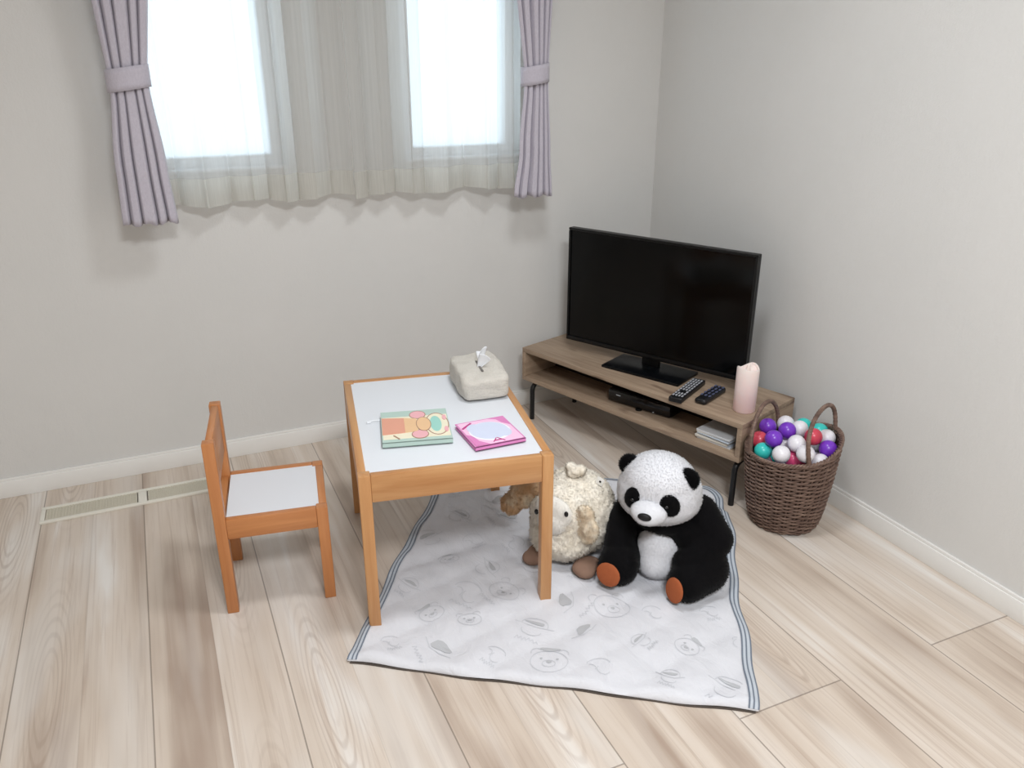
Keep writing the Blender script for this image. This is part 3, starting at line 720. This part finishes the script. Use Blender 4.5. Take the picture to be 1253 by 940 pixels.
BCOL = {'white': plain('ball_white', (236, 233, 238), .3, .5, .02), 'purple': plain('ball_purple', (122, 58, 196), .28, .5, .04), 'teal': plain('ball_teal', (62, 205, 196), .28, .5, .04), 'red': plain('ball_red', (214, 74, 92), .28, .5, .04), 'pink': plain('ball_pink', (226, 84, 130), .28, .5, .04)}
BALLS = [('white', -0.1653, -1.0761, 0.2823, "white ball at the back of the basket, next to the stand's end"),
 ('purple', -0.2336, -1.0721, 0.2843, 'purple ball furthest left and rearmost in the wicker basket'),
 ('purple', -0.2236, -1.1457, 0.3, 'purple ball highest in the middle of the basket, right of two other purple ones'),
 ('purple', -0.2909, -1.1638, 0.2937, 'purple ball just above the front teal ball'),
 ('red', -0.2851, -1.0984, 0.2607, 'red ball half hidden at the left side of the basket'),
 ('teal', -0.3087, -1.1444, 0.2471, 'teal ball at the front left of the basket rim'),
 ('white', -0.307, -1.2191, 0.2704, 'white ball at the front rim, right of the front teal ball'),
 ('white', -0.2494, -1.2155, 0.2922, 'white ball in the centre of the heap below the purple trio'),
 ('white', -0.2611, -1.2672, 0.2844, 'white ball at the front rim, inside the near handle'),
 ('pink', -0.2505, -1.2121, 0.2388, 'pink ball wedged low between the front white balls'),
 ('red', -0.1802, -1.2097, 0.2988, 'red ball fully in view behind the right handle'),
 ('teal', -0.1265, -1.1127, 0.2819, 'large looking teal ball at the back, right of the rear white ball'),
 ('teal', -0.109, -1.1631, 0.2821, 'teal ball partly hidden at the far back, seen through the right handle'),
 ('white', -0.1284, -1.2127, 0.2859, 'white ball furthest right, inside the right handle arch'),
 ('white', -0.1704, -1.1412, 0.2933, 'white ball peeking out right of the highest purple ball'),
 ('white', -0.1262, -1.1568, 0.2319, 'white ball just below the red ball by the right handle'),
 ('white', -0.2156, -1.1338, 0.2485, 'white ball sunk between the purple balls and the central white one'),
 ('purple', -0.1602, -1.2535, 0.2737, 'purple ball at the right side of the basket below the rightmost white one')]
UNDER = [(-0.1592, -1.2173, 0.2175), (-0.2016, -1.2284, 0.1732), (-0.2494, -1.2634, 0.2143), (-0.1636, -1.1205, 0.1925), (-0.1957, -1.1737, 0.191), (-0.2551, -1.1694, 0.1847), (-0.3133, -1.1834, 0.1732), (-0.251, -1.0922, 0.1709), (-0.293, -1.1321, 0.1963), (-0.1333, -1.1908, 0.1765), (-0.2026, -1.082, 0.2378), (-0.2039, -1.2722, 0.2465), (-0.2871, -1.2285, 0.1936), (-0.1967, -1.1866, 0.2456), (-0.1986, -1.0811, 0.183)]
ball_me = {}
def play_ball(col, x, y, z, label):
    if col not in ball_me:
        m = MB(); m.ball((0, 0, 0), .0265, 4); m.lathe([(.02655, -.0006), (.02668, 0), (.02655, .0006)], 48)
        o = m.build('play_ball', BCOL[col], angle=180); ball_me[col] = o
    else:
        o = ball_me[col].copy(); COL.objects.link(o)
    o.location = (x, y, z); o.rotation_euler = (random.random() * 3, random.random() * 3, 0); tag(o, label, 'ball', 'balls in the wicker basket')
for b in BALLS: play_ball(*b)
uc = ['white', 'purple', 'white', 'teal', 'red', 'white', 'purple', 'pink', 'white', 'teal', 'white']
for k, q in enumerate(UNDER): play_ball(uc[k % len(uc)], *q, '%s ball buried under the top layer in the wicker basket' % uc[k % len(uc)])

# ------------------------------------------------------------------ plush toys
def soft(blobs, voxel, smooth_n=6, bump=None):
    """union of ellipsoids fused into one skin; returns a bmesh"""
    m = MB()
    for b in blobs: m.ball(b[0], b[1], 3, b[2] if len(b) > 2 else None)
    me = bpy.data.meshes.new('tmp'); m.bm.to_mesh(me); m.bm.free(); o = bpy.data.objects.new('tmp', me); COL.objects.link(o)
    r = o.modifiers.new('r', 'REMESH'); r.mode = 'VOXEL'; r.voxel_size = voxel
    s = o.modifiers.new('s', 'SMOOTH'); s.factor = .5; s.iterations = smooth_n
    bpy.context.view_layer.update(); dg = bpy.context.evaluated_depsgraph_get(); me2 = bpy.data.meshes.new_from_object(o.evaluated_get(dg))
    bpy.data.objects.remove(o); bpy.data.meshes.remove(me)
    if bump:
        me2.calc_loop_triangles(); ns = [v.normal.copy() for v in me2.vertices]
        for v, n_ in zip(me2.vertices, ns): v.co += n_ * bump(v.co)
    return me2
def chain(p, r, n=6):
    out = []
    for (a, ra), (b, rb) in zip(list(zip(p, r)), list(zip(p[1:], r[1:]))):
        for k in range(n): t = k / n; out.append((Vector(a).lerp(Vector(b), t), ra + (rb - ra) * t))
    out.append((Vector(p[-1]), r[-1])); return out
def fur(me, count, length, width, droop=.4, seed=1, curl=.5, keep=None):
    """adds short tapered tufts to the same mesh; tufts shade with the skin's normal"""
    rg = random.Random(seed); me.calc_loop_triangles(); tris = [(t.vertices[:], t.area) for t in me.loop_triangles]
    vs = [v.co.copy() for v in me.vertices]; ns = [v.normal.copy() for v in me.vertices]; faces = [tuple(p.vertices) for p in me.polygons]
    tot = sum(t[1] for t in tris); V = list(vs); NN = list(ns); acc = 0; step = tot / count; nxt = step * rg.random()
    for (a, b, c), ar in tris:
        acc += ar
        while nxt < acc:
            nxt += step; r1, r2 = rg.random(), rg.random()
            if r1 + r2 > 1: r1, r2 = 1 - r1, 1 - r2
            p = vs[a] + (vs[b] - vs[a]) * r1 + (vs[c] - vs[a]) * r2; n_ = (ns[a] + ns[b] + ns[c]).normalized()
            if keep and not keep(p): continue
            rv = Vector((rg.uniform(-1, 1), rg.uniform(-1, 1), rg.uniform(-1, 1))); d = (n_ + Vector((0, 0, -droop)) + rv * curl).normalized()
            if d.dot(n_) < .15: d = (d + n_ * .5).normalized()
            sd = d.cross(rv).normalized(); s2 = d.cross(sd).normalized(); L = length * rg.uniform(.6, 1.15); base = p - n_ * .001; r_ = width / 2
            ring = [sd * math.cos(k * 2.0944) * r_ + s2 * math.sin(k * 2.0944) * r_ for k in range(3)]
            rv2 = Vector((rg.uniform(-1, 1), rg.uniform(-1, 1), rg.uniform(-1, 1))); d2 = (d + rv2 * curl * .8).normalized(); i = len(V); mid = base + d * L * .55
            V += [base + q for q in ring] + [mid + q * .75 for q in ring] + [mid + d2 * L * .5]
            nn = (n_ + rv * .25).normalized(); NN += [nn] * 7
            for k in range(3):
                e = (k + 1) % 3; faces += [(i + k, i + e, i + 3 + e, i + 3 + k), (i + 3 + k, i + 3 + e, i + 6)]
    m2 = bpy.data.meshes.new('fur'); m2.from_pydata(V, [], faces); m2.update()
    m2.polygons.foreach_set('use_smooth', [True] * len(m2.polygons)); m2.normals_split_custom_set_from_vertices(NN); bpy.data.meshes.remove(me); return m2
def part(name, me, mat, parent): me.name = name; return link(name, me, mat, parent, smooth=False)

M_pw = plain('plush_white', (228, 228, 232), .95, .1, .05, 60, 0, **{'Sheen Weight': .3}); M_pb = plain('plush_black', (9, 8, 10), .95, .12, .2, 60, 0, **{'Sheen Weight': .04})
M_or = plain('pad_orange', (164, 90, 56), .85, .15, .14, 50, .2); M_eye = plain('eye_black', (10, 9, 10), .12, .5, .05); M_nose = plain('nose_black', (20, 18, 20), .5, .3, .1)
pz0 = .0165
pa = thing('panda_plush', 'black and white panda plush with orange foot pads sitting on the mat', 'plush toy', (-.71, -1.235, pz0), -.85)
E2 = lambda c, r, rot=None: (c, r, rot)
body = [E2((0, .015, .115), (.100, .085, .115)), E2((0, .0, .195), (.105, .07, .052)), E2((0, .045, .055), (.105, .085, .055)), E2((0, -.038, .165), (.088, .062, .036)), E2((.072, -.036, .140), (.050, .055, .050))]
# arms: viewer's left hangs down to the foot, viewer's right bends in over the belly
for c, r in chain([(-.085, -.01, .195), (-.114, -.045, .135), (-.106, -.105, .088)], [.046, .044, .040]): body.append((c, r))
for c, r in chain([(.090, -.01, .195), (.142, -.035, .135), (.112, -.085, .095), (.082, -.108, .092)], [.047, .048, .043, .036]): body.append((c, r))
# legs
for c, r in chain([(-.075, .0, .056), (-.098, -.08, .054), (-.092, -.146, .056)], [.056, .052, .056]): body.append((c, r))
for c, r in chain([(.085, .0, .058), (.128, -.07, .060), (.096, -.144, .052)], [.058, .064, .052]): body.append((c, r))
me = fur(soft(body, .0065, 5), 9000, .006, .0022, .5, 2, .5); part('body', me, M_pb, pa)
me = fur(soft([E2((-.004, -.045, .074), (.070, .062, .070)), E2((-.004, -.05, .065), (.072, .06, .056)), E2((-.004, -.075, .045), (.056, .05, .044))], .006, 4), 3500, .006, .0022, .4, 3, .5); part('belly', me, M_pw, pa)
# head
HC = Vector((-.018, -.047, .256)); H = lambda x, y, z: HC + Vector((x, y, z))
me = fur(soft([E2(H(0, 0, 0), (.114, .102, .092)), E2(H(0, .0, -.014), (.115, .101, .072)), E2(H(0, -.008, .03), (.100, .09, .080))], .0065, 6), 8000, .0065, .0022, .2, 4, .5)
hd = part('head', me, M_pw, pa)
for ex_, ey_, ez_ in ((-.083, -.008, .062), (.078, -.024, .062)):
    me = fur(soft([E2(H(ex_, ey_, ez_), (.030, .018, .030)), E2(H(ex_ * .88, ey_, ez_ - .01), (.025, .016, .024))], .004, 3), 1500, .007, .002, .0, 5, .6); part('ear', me, M_pb, hd)
def patch(c, r, rot, name, mat, parent, n=700, L=.004):
    me = fur(soft([(c, r, rot)], .003, 2), n, L, .0018, .3, 6, .5); return part(name, me, mat, parent)
patch(H(-.050, -.088, .010), (.023, .012, .031), ry(.25) @ rz(-.35), 'eye_patch', M_pb, hd)
patch(H(.050, -.088, .010), (.026, .012, .032), ry(-.5) @ rz(.35), 'eye_patch', M_pb, hd)
for sx in (-1, 1): MB().ball(H(sx * .046, -.1025, .012), .0052, 3).build('eye', M_eye, hd, angle=180)
me = fur(soft([E2(H(0, -.103, -.014), (.049, .038, .032)), E2(H(0, -.116, -.016), (.038, .03, .026))], .0045, 4), 1800, .0045, .0018, .3, 8, .5); part('muzzle', me, M_pw, hd)
MB().ball(H(0, -.145, -.006), (.0185, .009, .0115), 3, rx(.35)).build('nose', M_nose, hd, angle=180)
for (c, rot, ra, rb_) in (((-.104, -.200, .054), rz(-.22) @ rx(-.20), .037, .034), ((.074, -.189, .050), rz(-.55) @ rx(-.12), .031, .037)):
    me = soft([(c, (ra, .0085, rb_), rot)], .003, 3); o = part('foot_pad', me, M_or, pa); me.polygons.foreach_set('use_smooth', [True] * len(me.polygons))

# sheep
def mat_fleece():
    a = N('cream_fleece'); f = a.noise(a.coord(), 16, 3, .6); g = a.noise(a.coord(), 90, 2)
    c = a.ramp(f, [(.3, lin(240, 230, 212)), (.6, lin(247, 240, 227)), (.8, lin(249, 245, 237))]); return a.set(a.mix(a.math('MULTIPLY', g, .15), c, lin(236, 222, 200)), .95, .1)
def mat_tan(nm, c0, c1, c2):
    a = N(nm); f = a.noise(a.coord(), 20, 3, .6); return a.set(a.ramp(f, [(.3, lin(*c0)), (.5, lin(*c1)), (.7, lin(*c2))]), .95, .1)
M_fl = mat_fleece(); M_tan = mat_tan('tan_fleece', (204, 160, 118), (222, 186, 148), (238, 222, 196)); M_tanp = mat_tan('pale_tan_fleece', (226, 200, 168), (236, 218, 192), (243, 234, 218)); M_face = plain('face_plush', (240, 236, 228), .95, .1, .04, 50); M_hoof = plain('hoof_suede', (140, 112, 96), .85, .15, .12, 60, .15)
sh = thing('sheep_plush', 'cream curly sheep plush with tan ears behind the table\'s front leg', 'plush toy', (-.924, -1.062, pz0), -.95)
def curls(co): return .0045 * (abs(noise.noise(co * 58)) * 2 - .4) + .002 * noise.noise(co * 130)
me = fur(soft([E2((.006, .01, .130), (.118, .118, .122)), E2((.006, -.005, .105), (.118, .122, .095)), E2((0, -.055, .155), (.095, .072, .085)), E2((0, -.05, .075), (.095, .085, .065))], .0055, 5, curls), 15000, .009, .0034, .35, 9, .8); part('body', me, M_fl, sh)
me = fur(soft([E2((0, -.106, .178), (.060, .024, .048), ry(.12)), E2((-.002, -.114, .150), (.046, .024, .042))], .005, 6), 2600, .005, .0024, .3, 10, .5); fc = part('face', me, M_face, sh)
for x, z in ((-.046, .176), (.046, .196)): MB().ball((x, -.1240, z - .002), (.0062, .005, .0082), 3).build('eye', M_eye, fc, angle=180)
me = fur(soft([((-.070, -.068, .222), (.040, .024, .036), ry(-.6)), ((-.112, -.078, .190), (.046, .022, .040), ry(-.8)), ((-.148, -.086, .150), (.034, .018, .030), ry(-.9))], .0045, 4, curls), 3600, .010, .0034, .4, 12, .8); part('ear', me, M_tan, sh)
me = fur(soft([((.082, -.088, .178), (.030, .012, .036), ry(.35)), ((.094, -.092, .142), (.036, .010, .042), ry(.2))], .0045, 5, curls), 2400, .009, .0034, .4, 13, .8); part('ear', me, M_tanp, sh)
me = fur(soft([((.012, -.006, .261), (.024, .02, .018)), ((.028, -.004, .269), (.018, .016, .014)), ((-.002, -.006, .271), (.014, .014, .014))], .004, 3, curls), 900, .006, .003, .0, 14, .8); part('topknot', me, M_fl, sh)
for (x, y, a_) in ((-.052, -.104, .3), (.094, -.086, -.4)):
    me = soft([((x, y, .022), (.032, .046, .022), rz(a_)), ((x + .006 * (1 if x > 0 else -1), y - .018, .019), (.030, .030, .019), rz(a_))], .004, 4); part('hoof', me, M_hoof, sh); me.polygons.foreach_set('use_smooth', [True] * len(me.polygons))
tg = MB().box((.082, .012, .240), (.022, .0012, .024), .0004, ry(.35)).build('tag', plain('tag_white', (245, 244, 240), .6), sh)
MB().box((.083, .0108, .240), (.006, .0012, .006), .0003, ry(.35)).build('printed_mark', M_nose, tg)
